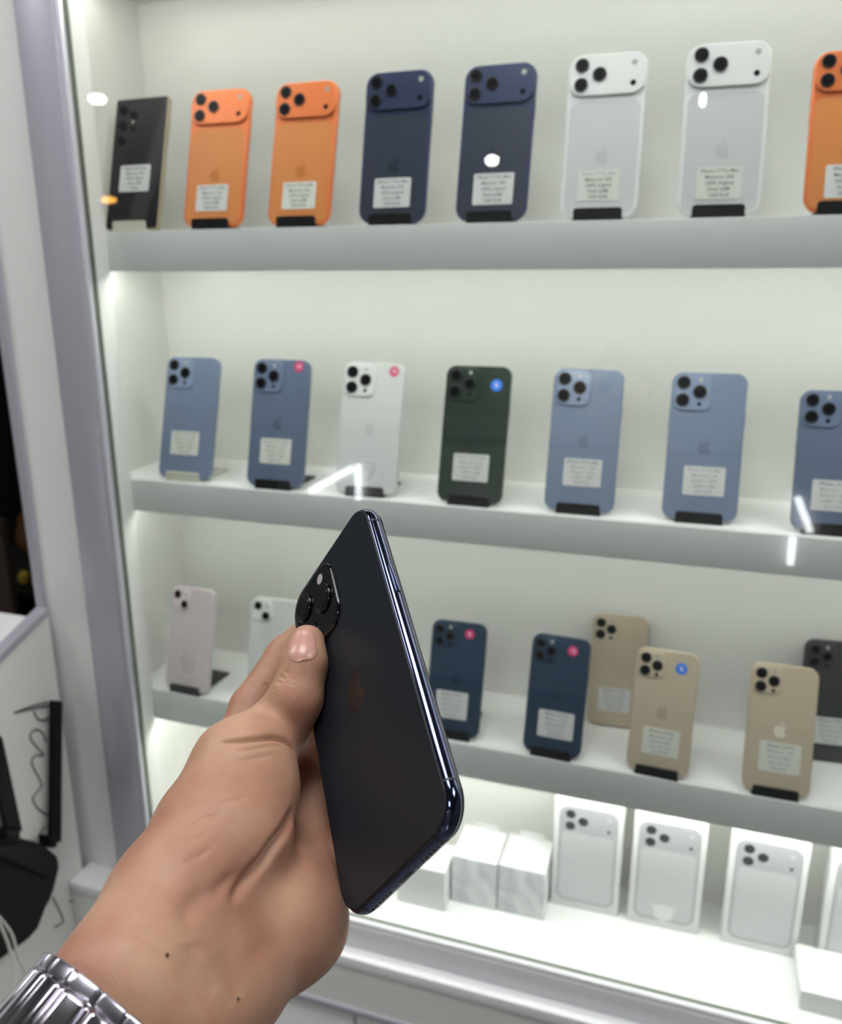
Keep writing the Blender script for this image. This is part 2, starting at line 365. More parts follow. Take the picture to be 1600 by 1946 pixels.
phone('smartphone', 'pro17', 'orange', 0, 78, 163.4, -455.5, 10, 0, .27, 'orange phone standing beside a dark blue phone on the top shelf', (39, 130, 42, 31, 'f'), [PM]+T, standlabel='black phone stand under the orange phone that stands beside a dark blue phone')
phone('smartphone', 'pro17', 'deepblue', 0, 78, 163.4, -342, 13, -.01, .22, 'dark blue phone with a wide camera bar beside an orange phone on the top shelf', (39, 131, 43, 32, 'w'), [PM]+T, standlabel='black phone stand under the dark blue phone beside the orange one')
phone('smartphone', 'pro17', 'deepblue', 0, 78, 163.4, -229.3, 14, -.01, .235, 'dark blue phone with a wide camera bar beside a silver one on the top shelf', (40.5, 130.5, 44, 33, 'w'), [PM]+T, standlabel='black phone stand under the dark blue phone beside the silver one', logom=mat('mirror_emblem', (.75, .76, .85), .12, metal=1))
phone('smartphone', 'pro17', 'silver', 0, 78, 163.4, -115.3, 13, .03, .22, 'silver white phone standing beside a dark blue phone on the top shelf', (37.5, 131, 41, 31, 'f'), [PM]+T, standlabel='black phone stand under the silver phone beside the dark blue one')
phone('smartphone', 'pro17', 'silver', 0, 78, 163.4, 1.3, 14, .07, .205, 'silver white phone right of the other silver one, tallest on the top shelf', (38, 133, 42, 31, 'f'), [PM]+T, standlabel='black phone stand under the taller silver phone beside the cut-off orange one')
phone('smartphone', 'pro17', 'orange', 0, 71.9, 150, 113.4, 8, .05, .26, 'orange phone cut off by the right edge of the picture on the top shelf', (38, 122, 42, 31, 'w'), ['iPhone 17 Pro']+T, standlabel='black phone stand under the orange phone at the right edge')
P13 = 'iPhone 13 Pro Max'; T2 = ['Memory: 128', 'Battery 100%', 'eSIM + SIM', '450 EUR']
phone('smartphone', 'pro13', 'sierra', 1, 78.1, 160.8, -637.6, 12.5, .01, .28, 'pale blue phone on a cream stand, leftmost on the middle shelf', (36.5, 114, 42, 31, 'f'), [P13]+T2, stand='clear', standlabel='cream plastic phone stand under the leftmost pale blue phone', logo=False)
phone('smartphone', 'pro13', 'sierra2', 1, 78.1, 160.8, -503.1, 10, .01, .25, 'slate blue phone with a magenta round sticker in its corner, on the middle shelf', (38.5, 116, 43, 32, 'f'), [P13]+T2, (63, 8.5, 6.5, MAG, '15'), standlabel='black phone stand under the slate blue phone with magenta sticker')
phone('smartphone', 'pro13', 'whitepm', 1, 78.1, 160.8, -379.2, 13, .06, .29, 'white phone with a magenta round sticker on the middle shelf', (37, 133, 34, 26, 'whitepm'), [P13]+T2, (65, 10, 6.2, MAG, '15'), standlabel='black phone stand under the white phone with magenta sticker')
phone('smartphone', 'pro13', 'green', 1, 78.1, 160.8, -247.5, 11, .01, .27, 'dark green phone with a blue round sticker on the middle shelf', (38.5, 119.5, 43, 32, 'w'), [P13]+T2, (61.5, 22, 7, BLU, '%'), standlabel='black phone stand under the dark green phone')
phone('smartphone', 'pro13', 'sierra', 1, 78.1, 160.8, -120, 14.5, .01, .27, 'light blue phone beside the dark green one on the middle shelf', (40.5, 117, 42.5, 31, 'w'), [P13]+T2, standlabel='black phone stand under the light blue phone beside the green one')
phone('smartphone', 'pro13', 'sierra', 1, 78.1, 160.8, 9.6, 18.5, .02, .28, 'big light blue phone second from the right edge on the middle shelf', (41.5, 118, 43, 31.5, 'w'), ['iPhone 13 Pro Max']+T2, standlabel='black phone stand under the light blue phone second from the right edge')
phone('smartphone', 'pro13', 'sierra2', 1, 71.5, 146.7, 136.9, 15, .03, .27, 'blue phone cut off by the right edge of the picture on the middle shelf', (39, 109, 42, 32, 'w'), ['iPhone 13 Pro']+T2, standlabel='black phone stand under the blue phone at the right edge', logo=False)
P12 = 'iPhone 12 Pro'; T3 = ['Memory: 128', 'Battery 88%', 'Face ID OK', '290 EUR']
phone('smartphone', 'duo', 'pink', 2, 71.5, 147.5, -658.6, 6, -.05, .25, 'pale pink phone with two lenses, leftmost on the lower shelf', (36, 108, 36, 32, 'pink'), ['iPhone 13']+T3, standlabel='black phone stand under the pale pink phone', logo=False)
phone('smartphone', 'duo', 'white13', 2, 71.5, 147.5, -525.6, 6, .04, .25, 'white phone with two lenses, half hidden behind the fingers', None, None, standlabel='black phone stand under the white phone behind the hand', logom=mat('gold_emblem', (.25, .24, .12), .3, metal=.5))
phone('smartphone', 'pro12', 'navy', 2, 71.5, 146.7, -266.3, 10, .02, .28, 'blue phone with a magenta round sticker right behind the held phone', (33.5, 107.5, 42, 35, 'w'), [P12]+T3, (50, 14.5, 6.2, MAG, '%'), standlabel='black phone stand under the blue phone right behind the held phone')
phone('smartphone', 'pro12', 'navy', 2, 71.5, 146.7, -136.9, 6, -.03, .28, 'navy phone with a magenta round sticker in front of a gold phone', (38.5, 109, 44, 33, 'w'), [P12]+T3, (51, 16, 6.2, MAG, '12'), standlabel='black phone stand under the navy phone in front of a gold one')
phone('smartphone', 'pro12', 'gold', 2, 71.5, 146.7, -70.5, 100, .07, .20, 'gold phone at the back of the lower shelf, behind the navy phone', (34, 112, 41, 31, 'w'), [P12]+T3, stand=None, logo=False)
phone('smartphone', 'pro12', 'gold', 2, 71.5, 146.7, -11.2, 6, -.05, .26, 'gold phone with a blue round sticker on the lower shelf', (37, 109, 42, 32, 'f'), [P12]+T3, (52, 19, 6.8, BLU, '%'), standlabel='black phone stand under the gold phone with blue sticker')
phone('smartphone', 'pro12', 'gold', 2, 71.5, 146.7, 118.8, 6, .01, .29, 'gold phone without round sticker in front near the right edge of the lower shelf', (37.5, 105, 44, 34, 'f'), [P12]+T3, standlabel='black phone stand under the gold phone near the right edge', logom=mat('pale_emblem', (.75, .68, .58), .3))
phone('smartphone', 'pro12', 'graphite', 2, 71.5, 146.7, 185, 100, .1, .20, 'graphite phone at the back of the lower shelf, cut off by the right edge', (36, 110, 42, 33, 'w'), [P12]+T3, stand=None, logo=False)

# ------------------------------------------------------------------ phone boxes on the deck
PRINTG = mat('print_silver', (.50, .50, .53), .45); PRINTB = mat('print_plateau', (.46, .46, .49), .45); PRINTL = mat('print_edge', (.30, .30, .33), .45); PRINTP = mat('print_panel', (.60, .61, .63), .45)
def carton(x, y, yaw, lab, seal=False):
    e = tag(empty('phone_box', (x, D+y, DZ), (0, 0, yaw)), lab, 'box', 'upright phone boxes on the cabinet deck')
    box('carton', -46, 46, 0, 28, 0, 172, CARD, e, .9, True)
    ed = slab('printed_phone', PRINTL, e, 78, 150, 13, -.12, .1, 0, 0, 86); slab('printed_back', PRINTG, ed, 76, 148, 12.4, -.2, -.1, 0, 0, 86)
    slab('printed_panel', PRINTP, ed, 69, 106, 8, -.28, -.18, 0, 0, 68)
    slab('printed_camera_bar', PRINTB, ed, 74, 37, 12, -.34, -.18, 0, 0, 140)
    for a, b, r in ((-24, 149, 6.6), (-24, 131, 6.6), (-7, 140, 6.6), (27, 131, 2.4)):
        slab('printed_lens', mat('print_lens', (.035, .035, .045), .4), ed, 2*r, 2*r, r-.02, -.44, -.3, 0, a, b, 6)
    slab('printed_flash', PRINTP, ed, 5, 5, 2.4, -.44, -.3, 0, 27, 149, 4)
    if seal:
        bm = extrude_poly([(-20, 40), (-14, 34), (0, 37), (14, 34), (20, 40), (13, 30), (11, 16), (0, 10), (-11, 16), (-13, 30)], -.4, -.2); link('seal_tab', bm_mesh(bm), mat('seal_paper', (.80, .80, .80), .5), e)
    return e
carton(-93, 80, .02, 'white phone box beside the marble patterned boxes')
carton(12, 80, .03, 'white phone box with a pale seal on its front', True)
carton(132, 80, 0, 'white phone box with a clean front, standing left of the flat box')
carton(248, 78, 0, 'white phone box cut off by the right edge, behind the flat box')
e = tag(empty('flat_box', (218, 897, DZ)), 'plain white box lying flat in front of the upright phone boxes', 'box')
box('base', -43, 130, 0, 76, 0, 14, CARD, e, .8, True); box('lid', -43.8, 131, -.8, 76.8, 9, 27, CARD, e, 1, True)
# marble patterned cube boxes
MB = bpy.data.materials.new('marble_print'); MB.use_nodes = True; nt = MB.node_tree; b = nt.nodes['Principled BSDF']; b.inputs['Roughness'].default_value = .35
tc = nt.nodes.new('ShaderNodeTexCoord'); n1 = nt.nodes.new('ShaderNodeTexNoise'); n1.inputs['Scale'].default_value = 14; n1.inputs['Detail'].default_value = 5; n1.inputs['Distortion'].default_value = 1.6
cr = nt.nodes.new('ShaderNodeValToRGB'); cr.color_ramp.elements[0].position = .36; cr.color_ramp.elements[0].color = (.60, .61, .64, 1); cr.color_ramp.elements[1].position = .56; cr.color_ramp.elements[1].color = (.82, .83, .85, 1)
nt.links.new(tc.outputs['Object'], n1.inputs['Vector']); nt.links.new(n1.outputs['Fac'], cr.inputs[0]); nt.links.new(cr.outputs[0], b.inputs['Base Color'])
def cube_box(x, y, w, d, h, lab, m=MB, tab=True, grp='small white boxes on the deck'):
    e = tag(empty('small_box', (x, y, DZ)), lab, 'box', grp)
    box('carton', -w/2, w/2, 0, d, 0, h, m, e, .8, True); box('top_flap', -w/2+.6, w/2-.6, .6, d-.6, h-.5, h+.6, CARD, e, .3, True)
    if tab:
        s = slab('hang_tab', CARD, e, w*.55, 9, 2, d-1.6, d-.8, 0, 0, h+4)
        o = slab('round_seal', mat('seal_grey', (.66, .67, .67), .4), e, w*.55, d*.28, d*.13, -.3, .3, .1, 0, 0, 6); o.rotation_euler = (-math.pi/2, 0, 0); o.location = (0, d*.42*S, (h+.7)*S)
    return e
cube_box(-240, 936, 64, 70, 75, 'marble patterned small box beside the plain one')
cube_box(-174, 938, 64, 70, 75, 'marble patterned small box beside the upright phone boxes')
cube_box(-310, 913, 70, 60, 62, 'plain white small box just left of the marble patterned ones', CARD)

# ------------------------------------------------------------------ sloping counter, router, cables at the left
e = tag(empty('counter', (-860, 870, FL)), 'white sloping counter with black handwriting on its side, behind the router', 'counter')
cm = mat('counter_laminate', (.83, .84, .80), .45, noise=.02, nscale=4)
def sidepanel(x0, x1, prof, m, name):
    bm = bmesh.new(); a = [bm.verts.new((x0*S, y*S, z*S)) for y, z in prof]; c = [bm.verts.new((x1*S, y*S, z*S)) for y, z in prof]
    bm.faces.new(a); bm.faces.new(c[::-1])
    for i in range(len(prof)): j = (i+1) % len(prof); bm.faces.new((a[i], c[i], c[j], a[j]))
    return link(name, bm_mesh(bm), m, e)
H0 = EYE
sidepanel(-13, 5, [(0, 0), (0, H0-462), (-88, H0-492), (-600, H0-700), (-600, 0)], cm, 'side_panel')
sidepanel(-14, 6, [(0, H0-452), (0, H0-462), (-88, H0-492), (-600, H0-700), (-600, H0-690), (-88, H0-482)], ALU, 'edge_trim')
sidepanel(-600, -14, [(0, 0), (0, H0-470), (-88, H0-500), (-600, H0-708), (-600, 0)], mat('counter_top_white', (.78, .78, .78), .4), 'body')
INKM = mat('marker_ink', (.10, .11, .10), .6)
for st in [[(786.4, -573.5), (812.0, -581.4), (851.2, -595.5)], [(786.6, -572.8), (817.3, -579.3), (846.3, -587.8)], [(819.6, -588.8), (825.1, -603.5), (836.1, -611.1), (848.3, -612.6)], [(834.2, -645.9), (829.1, -627.6), (816.9, -615.7), (807.4, -618.7), (808.6, -629.4), (817.7, -646.5), (825.3, -661.3), (810.3, -654.1), (803.2, -660.0), (806.5, -675.7), (813.3, -695.4), (813.5, -706.0), (802.4, -711.0), (795.6, -715.2), (800.7, -732.5), (810.4, -747.9), (819.1, -758.3)], [(809.7, -770.6), (797.3, -776.1), (801.7, -786.4), (812.7, -796.2)], [(805.0, -891.1), (811.8, -915.7), (817.8, -940.0), (815.5, -946.8), (799.8, -941.0)], [(835.2, -924.5), (843.6, -929.5), (848.5, -949.3)]]:
    pts = [(-854.6, y, z) for y, z in st]; P = catmull(pts, 5)
    o = tube('handwriting', [tuple(p) for p in P], 1.3, INKM, None, True, 6)
    o.parent = e; o.matrix_parent_inverse = Matrix.Translation(-e.location); o.location = (0, 0, 0)
# router
r = tag(empty('wifi_router', (-850, 780, -860)), 'matt black wifi router with upright flat antennas mounted on the counter side', 'router')
RB = mat('router_black', (.008, .008, .009), .55, spec=.2, bump=.2, bscale=400)
def yz_prism(name, poly, x0, x1, m, parent, ox=-850, oy=780, oz=-860, bev=2.5):
    bm = bmesh.new(); a = [bm.verts.new(((x0-ox)*S, (y-oy)*S, (z-oz)*S)) for y, z in poly]; c = [bm.verts.new(((x1-ox)*S, (y-oy)*S, (z-oz)*S)) for y, z in poly]
    bm.faces.new(a); bm.faces.new(c[::-1])
    for i in range(len(poly)): j = (i+1) % len(poly); bm.faces.new((a[i], c[i], c[j], a[j]))
    if bev: bmesh.ops.bevel(bm, geom=list(bm.edges), offset=bev*S, segments=2, affect='EDGES')
    return link(name, bm_mesh(bm, name, True, 35), m, parent)
yz_prism('body', [(701.3, -713.5), (730.4, -728.1), (752.9, -746.2), (772.1, -767.0), (793.7, -804.2), (793.1, -820.0), (778.2, -846.1), (767.9, -857.6), (755.3, -858.9), (741.2, -881.9), (722.0, -884.7), (672.3, -874.7), (631.7, -815.9), (643.9, -706.8)], -849, -820, RB, r)
yz_prism('top_cover', [(685.8, -706.5), (717.9, -725.3), (741.2, -742.4), (757.4, -761.1), (777.8, -795.5), (767.5, -819.4), (684.2, -715.7)], -820.5, -812, RB, r)
for poly in [[(839.9, -579.8), (859.0, -590.6), (821.0, -802.8), (801.3, -786.7)], [(742.5, -578.8), (748.1, -587.4), (756.7, -737.1), (731.7, -729.4), (725.2, -635.4)]]: a = yz_prism('antenna', poly, -846, -838, BLACKP, r, bev=1.5)
for poly in [[(787.2, -765.5), (806.5, -781.2), (798.2, -793.0), (787.0, -784.7)], [(717.5, -707.1), (742.8, -720.1), (738.6, -743.9), (716.5, -732.7)]]: yz_prism('hinge', poly, -848, -826, BLACKP, r, bev=2)
cw = mat('white_cable', (.62, .62, .58), .4)
for i, c in enumerate([[(-790.0, 652.7, -776.9), (-790.0, 662.8, -826.6), (-790.0, 664.6, -861.6), (-790.0, 658.6, -890.0), (-790.0, 649.5, -911.1)], [(-790.0, 656.9, -782.1), (-790.0, 670.9, -821.2), (-790.0, 674.6, -860.8), (-790.0, 680.0, -893.2), (-790.0, 679.8, -936.9)]]):
    P = [tuple(p) for p in catmull(c, 6)]; o = tube('cable', P, 2.0, cw, None, True, 8)
    tag(o, ('thin white cable hanging in front of the router, nearer the corner', 'thin white cable looping below the router, nearer the wrist')[i], 'cable', 'white cables below the router')

# ------------------------------------------------------------------ dark back room seen past the edge trim
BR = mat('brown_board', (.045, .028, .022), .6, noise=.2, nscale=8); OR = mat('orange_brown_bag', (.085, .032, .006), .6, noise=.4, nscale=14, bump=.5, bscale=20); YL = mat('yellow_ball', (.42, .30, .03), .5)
e = tag(empty('storage_rack', (-1870, 1780, FL)), 'dark storage rack in the unlit back room', 'rack')
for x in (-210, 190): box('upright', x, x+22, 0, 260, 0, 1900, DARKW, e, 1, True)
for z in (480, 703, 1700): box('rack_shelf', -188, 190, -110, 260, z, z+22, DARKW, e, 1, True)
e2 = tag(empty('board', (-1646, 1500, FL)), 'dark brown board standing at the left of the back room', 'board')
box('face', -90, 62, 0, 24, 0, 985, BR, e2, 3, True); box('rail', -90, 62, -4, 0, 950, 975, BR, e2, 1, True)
def blob(name, c, rad, m, lab, cat, grp=None, seg=3, amp=.12):
    bm = bmesh.new(); bmesh.ops.create_icosphere(bm, subdivisions=seg, radius=1)
    for v in bm.verts:
        n = v.co.normalized(); k = 1+amp*math.sin(3*n.x+5*n.z)*math.cos(4*n.y+2*n.z); v.co = Vector((n.x*rad[0]*k, n.y*rad[1]*k, n.z*rad[2]*k))*S
    me = bm_mesh(bm, name, True); o = link(name, me, m); o.location = V3(c); return tag(o, lab, cat, grp)
blob('sack', (-1858, 1880, -743), (48, 50, 85), OR, 'orange brown sack on the rack in the dark back room', 'sack')
blob('ball', (-1738, 1700, -802), (16, 16, 23), YL, 'larger yellow ball in the dark back room', 'ball', None, 3, .03)
blob('ball', (-1700, 1702, -813), (11, 11, 13), YL, 'smaller yellow ball in the dark back room, beside the panel trim', 'ball', None, 3, .03)

# ------------------------------------------------------------------ the phone held in the hand
HO = (-124.6, 283.7, -163.2); HM = [[0.576905, -0.497147, -0.648094], [-0.115328, 0.735918, -0.667176], [0.808628, 0.459641, 0.36722]]   # centre of the back plane; columns = right, up, outward normal
hw, hh, ht = 77.8, 158.0, 8.1
R_ = Vector((HM[0][0], HM[1][0], HM[2][0])); U_ = Vector((HM[0][1], HM[1][1], HM[2][1])); N_ = Vector((HM[0][2], HM[1][2], HM[2][2]))
base = Vector(HO)-U_*hh/2
M = Matrix([[R_[i], -N_[i], U_[i]] for i in range(3)]).to_4x4(); M.translation = V3(base)
hp = bpy.data.objects.new('held_smartphone', None); C.objects.link(hp); hp.matrix_world = M; hp.empty_display_size = .02
tag(hp, 'dark charcoal phone with a glossy midnight blue rim held in the hand', 'phone')
HF = mat('polished_midnight_steel', (.085, .10, .20), .08, metal=1.0, coat=.6); HB = mat('frosted_charcoal_glass', (.013, .017, .024), .45, spec=.38)
fr = slab('frame', HF, hp, hw, hh, 12.8, .35, ht-.6, 3.2, 0, hh/2, 16, 8); fr['label'] = 'polished midnight blue steel rim'
slab('back_panel', HB, hp, hw-3.2, hh-3.2, 11.5, 0, .9, .7, 0, hh/2, 16, 4)
slab('screen', SCREEN, hp, hw-3.0, hh-3.0, 11.5, ht-1.0, ht, .8, 0, hh/2, 16, 4)
BG = mat('glossy_black_glass', (.004, .004, .005), .06, coat=.5); ST = mat('bump_rim', (.03, .03, .035), .2, metal=.6)
bs = 38.0; bx, bz = -hw/2+4.6+bs/2, hh-4.6-bs/2
bp_ = slab('camera_bump', BG, hp, bs, bs, 10, -1.3, .2, 1.0, bx, bz, 12, 5)
for dx, dz in ((-8.6, 8.6), (-8.6, -8.6), (8.4, 0)):
    ls = lens(bp_, bx+dx, bz+dz, 7.0, -1.3, 1.2, mat('lens_ring_gloss', (.004, .004, .005), .1, coat=.4), glass=mat('held_lens_glass', (.002, .002, .003), .05, coat=.6))
dot('flash', bp_, bx+8.6, bz+12.2, 2.6, -1.3, mat('flash_bright', (.55, .50, .50), .25), .15); dot('microphone', bp_, bx+8.6, bz-12.6, .8, -1.3, LENSR, .1)
emblem(mat('gloss_charcoal_emblem', (.035, .034, .036), .10, metal=.6), hp, hh/2, 17, -.06)
def bbox(name, x0, x1, y0, y1, z0, z1, m, bev=.3):
    bm = bmesh.new(); addbox(bm, x0, x1, y0, y1, z0, z1, bev, 3); return link(name, bm_mesh(bm, name, True, 50), m, hp)
AB = mat('antenna_band', (.02, .024, .03), .35)
bbox('power_button', hw/2-.4, hw/2+.45, 2.7, 5.3, hh-58, hh-40, HF, .4)
for z in (hh-64, hh-48): bbox('volume_button', -hw/2-.45, -hw/2+.4, 2.7, 5.3, z, z+10, HF, .4)
def band(side, pos):
    prof = []
    for k in range(9): a = math.radians(90*k/8); prof.append((-3.2*(1-math.sin(a))+.05, .35+3.2*(1-math.cos(a))))
    for k in range(9): a = math.radians(90*(8-k)/8); prof.append((-3.2*(1-math.sin(a))+.05, ht-.6-3.2*(1-math.cos(a))))
    prof = prof[2:-2]; prof += [(-2.6, prof[-1][1]), (-2.6, prof[0][1])]
    if side == 'b': f = lambda o, y, t: (pos+t, y, -o)
    else: f = lambda o, y, t: (side*(hw/2+o), y, pos+t)
    bm = bmesh.new(); a = [bm.verts.new(Vector(f(o, y, 0))*S) for o, y in prof]; c = [bm.verts.new(Vector(f(o, y, 1.0))*S) for o, y in prof]
    bm.faces.new(a); bm.faces.new(c[::-1]); n = len(prof)
    for i in range(n): bm.faces.new((a[i], c[i], c[(i+1) % n], a[(i+1) % n]))
    link('antenna_band', bm_mesh(bm, 'antenna_band'), AB, hp)
for z in (14.5, hh-15.5): band(1, z); band(-1, z)
for x in (-hw/2+13, hw/2-14): band('b', x)
bbox('charging_port', -4.4, 4.4, 2.9, 5.3, -.05, 1.2, LENSR, .3)
for sx in (-1, 1):
    for k in range(6):
        x = sx*(11.5+k*2.5); s = slab('speaker_hole', LENSR, hp, 1.3, 1.3, .64, 0, .12, 0, 0, 0, 4); s.rotation_euler = (-math.pi/2, 0, 0); s.location = (x*S, 4.1*S, -.02*S)
    s = slab('screw', mat('screw_steel', (.25, .26, .3), .25, metal=1), hp, 1.5, 1.5, .74, 0, .14, 0, 0, 0, 5); s.rotation_euler = (-math.pi/2, 0, 0); s.location = (sx*7.2*S, 4.1*S, -.03*S)

# ------------------------------------------------------------------ the hand
def cap(P,a,b,ra,rb):
    a=np.asarray(a,np.float32);b=np.asarray(b,np.float32);ab=b-a
    t=np.clip(((P-a)@ab)/float(ab@ab),0,1)
    d=np.linalg.norm(P-a-t[...,None]*ab,axis=-1)
    return d-(ra+(rb-ra)*t)
def smin(a,b,k):
    h=np.maximum(k-np.abs(a-b),0)/k
    return np.minimum(a,b)-h*h*k*0.25
def chain(P,pts,k):
    d=None
    for (p,q) in zip(pts[:-1],pts[1:]):
        c=cap(P,p[:3],q[:3],p[3],q[3]); d=c if d is None else smin(d,c,k)
    return d
def hand_sdf(P,H):
    P=np.asarray(P,np.float32)
    palm=None
    for c in H['palm']:
        d=chain(P,c,9); palm=d if palm is None else smin(palm,d,12)
    th=chain(P,H['thumb'],5)
    for c in H['thenar']: th=smin(th,chain(P,c,6),11)
    w=np.asarray(H['wrist'],np.float32); s=np.linalg.norm(P-w,axis=-1)
    k=np.clip((112-s)/5.5,2.2,16)
    d=smin(palm,th,k)
    for i,c in enumerate(H['fingers']):
        f=chain(P,c,3); base=np.asarray(c[0][:3],np.float32)
        kk=np.clip(8-np.linalg.norm(P-base,axis=-1)*.25,.8,8)
        d=smin(d,f,kk)
    return d
def grad(P,H,e=.3):
    g=np.stack([hand_sdf(P+np.eye(3)[i]*e,H)-hand_sdf(P-np.eye(3)[i]*e,H) for i in range(3)],-1)
    return g/(np.linalg.norm(g,axis=-1,keepdims=True)+1e-9)

HAND = {'thumb': [(-166.4, 259.4, -192.0, 17.5), (-162.9, 285.2, -190.3, 13.6), (-155.2, 289.5, -175.9, 11.1), (-155.2, 298.7, -163.7, 9.6), (-157.4, 306.5, -157.3, 8.2)], 'thenar': [[(-154.8, 171.5, -212.9, 19.5), (-159.6, 204.1, -208.8, 21.5), (-165.2, 236.2, -205.1, 21), (-167.2, 260.5, -194.8, 17.5)], [(-157.0, 206.4, -214.9, 19), (-154.5, 231.7, -206.4, 22), (-157.4, 254.1, -201.5, 18.5)]], 'palm': [[(-160.0, 116.3, -219.6, 16), (-157.6, 167.6, -215.7, 17.5), (-166.9, 207.5, -218.5, 18), (-185.9, 282.0, -222.8, 16)], [(-145.9, 117.1, -232.8, 18), (-141.3, 166.5, -230.2, 18.5), (-139.4, 194.0, -232.1, 21), (-132.7, 233.0, -237.6, 20.2)], [(-147.3, 184.1, -227.2, 20), (-154.1, 239.3, -236.4, 20), (-156.3, 285.2, -234.7, 15)], [(-131.9, 233.2, -238.0, 20), (-141.3, 269.6, -241.4, 15), (-153.6, 297.5, -225.8, 13), (-161.8, 310.0, -211.5, 11)]], 'fingers': [[(-189.3, 287.0, -220.7, 14), (-193.5, 315.7, -200.8, 10.5), (-186.6, 339.8, -183.1, 9.8), (-162.9, 351.2, -160.0, 8.8), (-142.9, 338.1, -141.5, 7.6)], [(-162.6, 298.1, -228.2, 14), (-165.0, 321.2, -210.9, 11.5), (-132.2, 310.0, -183.1, 9.5), (-107.2, 290.1, -168.5, 8.5)], [(-147.2, 281.9, -241.2, 13), (-141.6, 304.0, -235.9, 10.5), (-109.7, 280.2, -197.7, 9.5), (-93.2, 269.2, -180.3, 8.2)], [(-134.3, 259.9, -245.1, 13), (-128.8, 275.1, -237.1, 9.5), (-107.7, 265.4, -217.1, 8.3), (-93.2, 256.8, -200.3, 7.5)]], 'wrist': (-149.2, 165.3, -221.7)}
def surface_nets(lo, hi, st):
    ax = [np.arange(lo[i], hi[i]+st, st, dtype=np.float32) for i in range(3)]
    nx, ny, nz = map(len, ax); F = np.empty((nx, ny, nz), np.float32)
    Y, Z = np.meshgrid(ax[1], ax[2], indexing='ij')
    for i0 in range(0, nx, 8):
        xs = ax[0][i0:i0+8]; P = np.empty((len(xs), ny, nz, 3), np.float32); P[..., 0] = xs[:, None, None]; P[..., 1] = Y; P[..., 2] = Z
        F[i0:i0+8] = hand_sdf(P, HAND)
    ins = F < 0; offs = [(a, b, c) for a in (0, 1) for b in (0, 1) for c in (0, 1)]
    sh = lambda A, o: A[o[0]:A.shape[0]-1+o[0], o[1]:A.shape[1]-1+o[1], o[2]:A.shape[2]-1+o[2]]
    cnt = sum(sh(ins, o).astype(np.int8) for o in offs); act = (cnt > 0) & (cnt < 8)
    idx = -np.ones(act.shape, np.int64); ii = np.argwhere(act); idx[act] = np.arange(len(ii))
    acc = np.zeros((len(ii), 3)); n = np.zeros(len(ii))
    for a in offs:
        for d in range(3):
            if a[d]: continue
            b = list(a); b[d] = 1
            fa = F[ii[:, 0]+a[0], ii[:, 1]+a[1], ii[:, 2]+a[2]]; fb = F[ii[:, 0]+b[0], ii[:, 1]+b[1], ii[:, 2]+b[2]]
            c = (fa < 0) != (fb < 0); t = np.where(c, fa/np.where(c, fa-fb, 1), 0)
            p = np.tile(np.array(a, float), (len(ii), 1)); p[:, d] += t; acc += p*c[:, None]; n += c
    V = np.array(lo)+(ii+acc/n[:, None])*st; faces = []
    for d in range(3):
        e1, e2 = [(1, 2), (2, 0), (0, 1)][d]
        A = np.take(ins, range(0, ins.shape[d]-1), d); B = np.take(ins, range(1, ins.shape[d]), d); q = np.argwhere(A != B)
        ok = (q[:, e1] > 0) & (q[:, e2] > 0) & (q[:, e1] < ins.shape[e1]-1) & (q[:, e2] < ins.shape[e2]-1); q = q[ok]
        flip = A[q[:, 0], q[:, 1], q[:, 2]]
        def g(da, db):
            r = q.copy(); r[:, e1] += da; r[:, e2] += db; return idx[r[:, 0], r[:, 1], r[:, 2]]
        f = np.stack([g(-1, -1), g(0, -1), g(0, 0), g(-1, 0)], 1); f[~flip] = f[~flip][:, ::-1]; faces.append(f)
    return V, np.concatenate(faces)
V, Fc = surface_nets((-208.0, 95.1, -262.1), (-81.0, 364.0, -129.9), 1.5)
for _ in range(3):
    V = V-hand_sdf(V, HAND)[:, None]*grad(V, HAND)*.9
me = bpy.data.meshes.new('hand'); me.from_pydata([tuple(V3(v)) for v in V], [], Fc.tolist()); me.update()
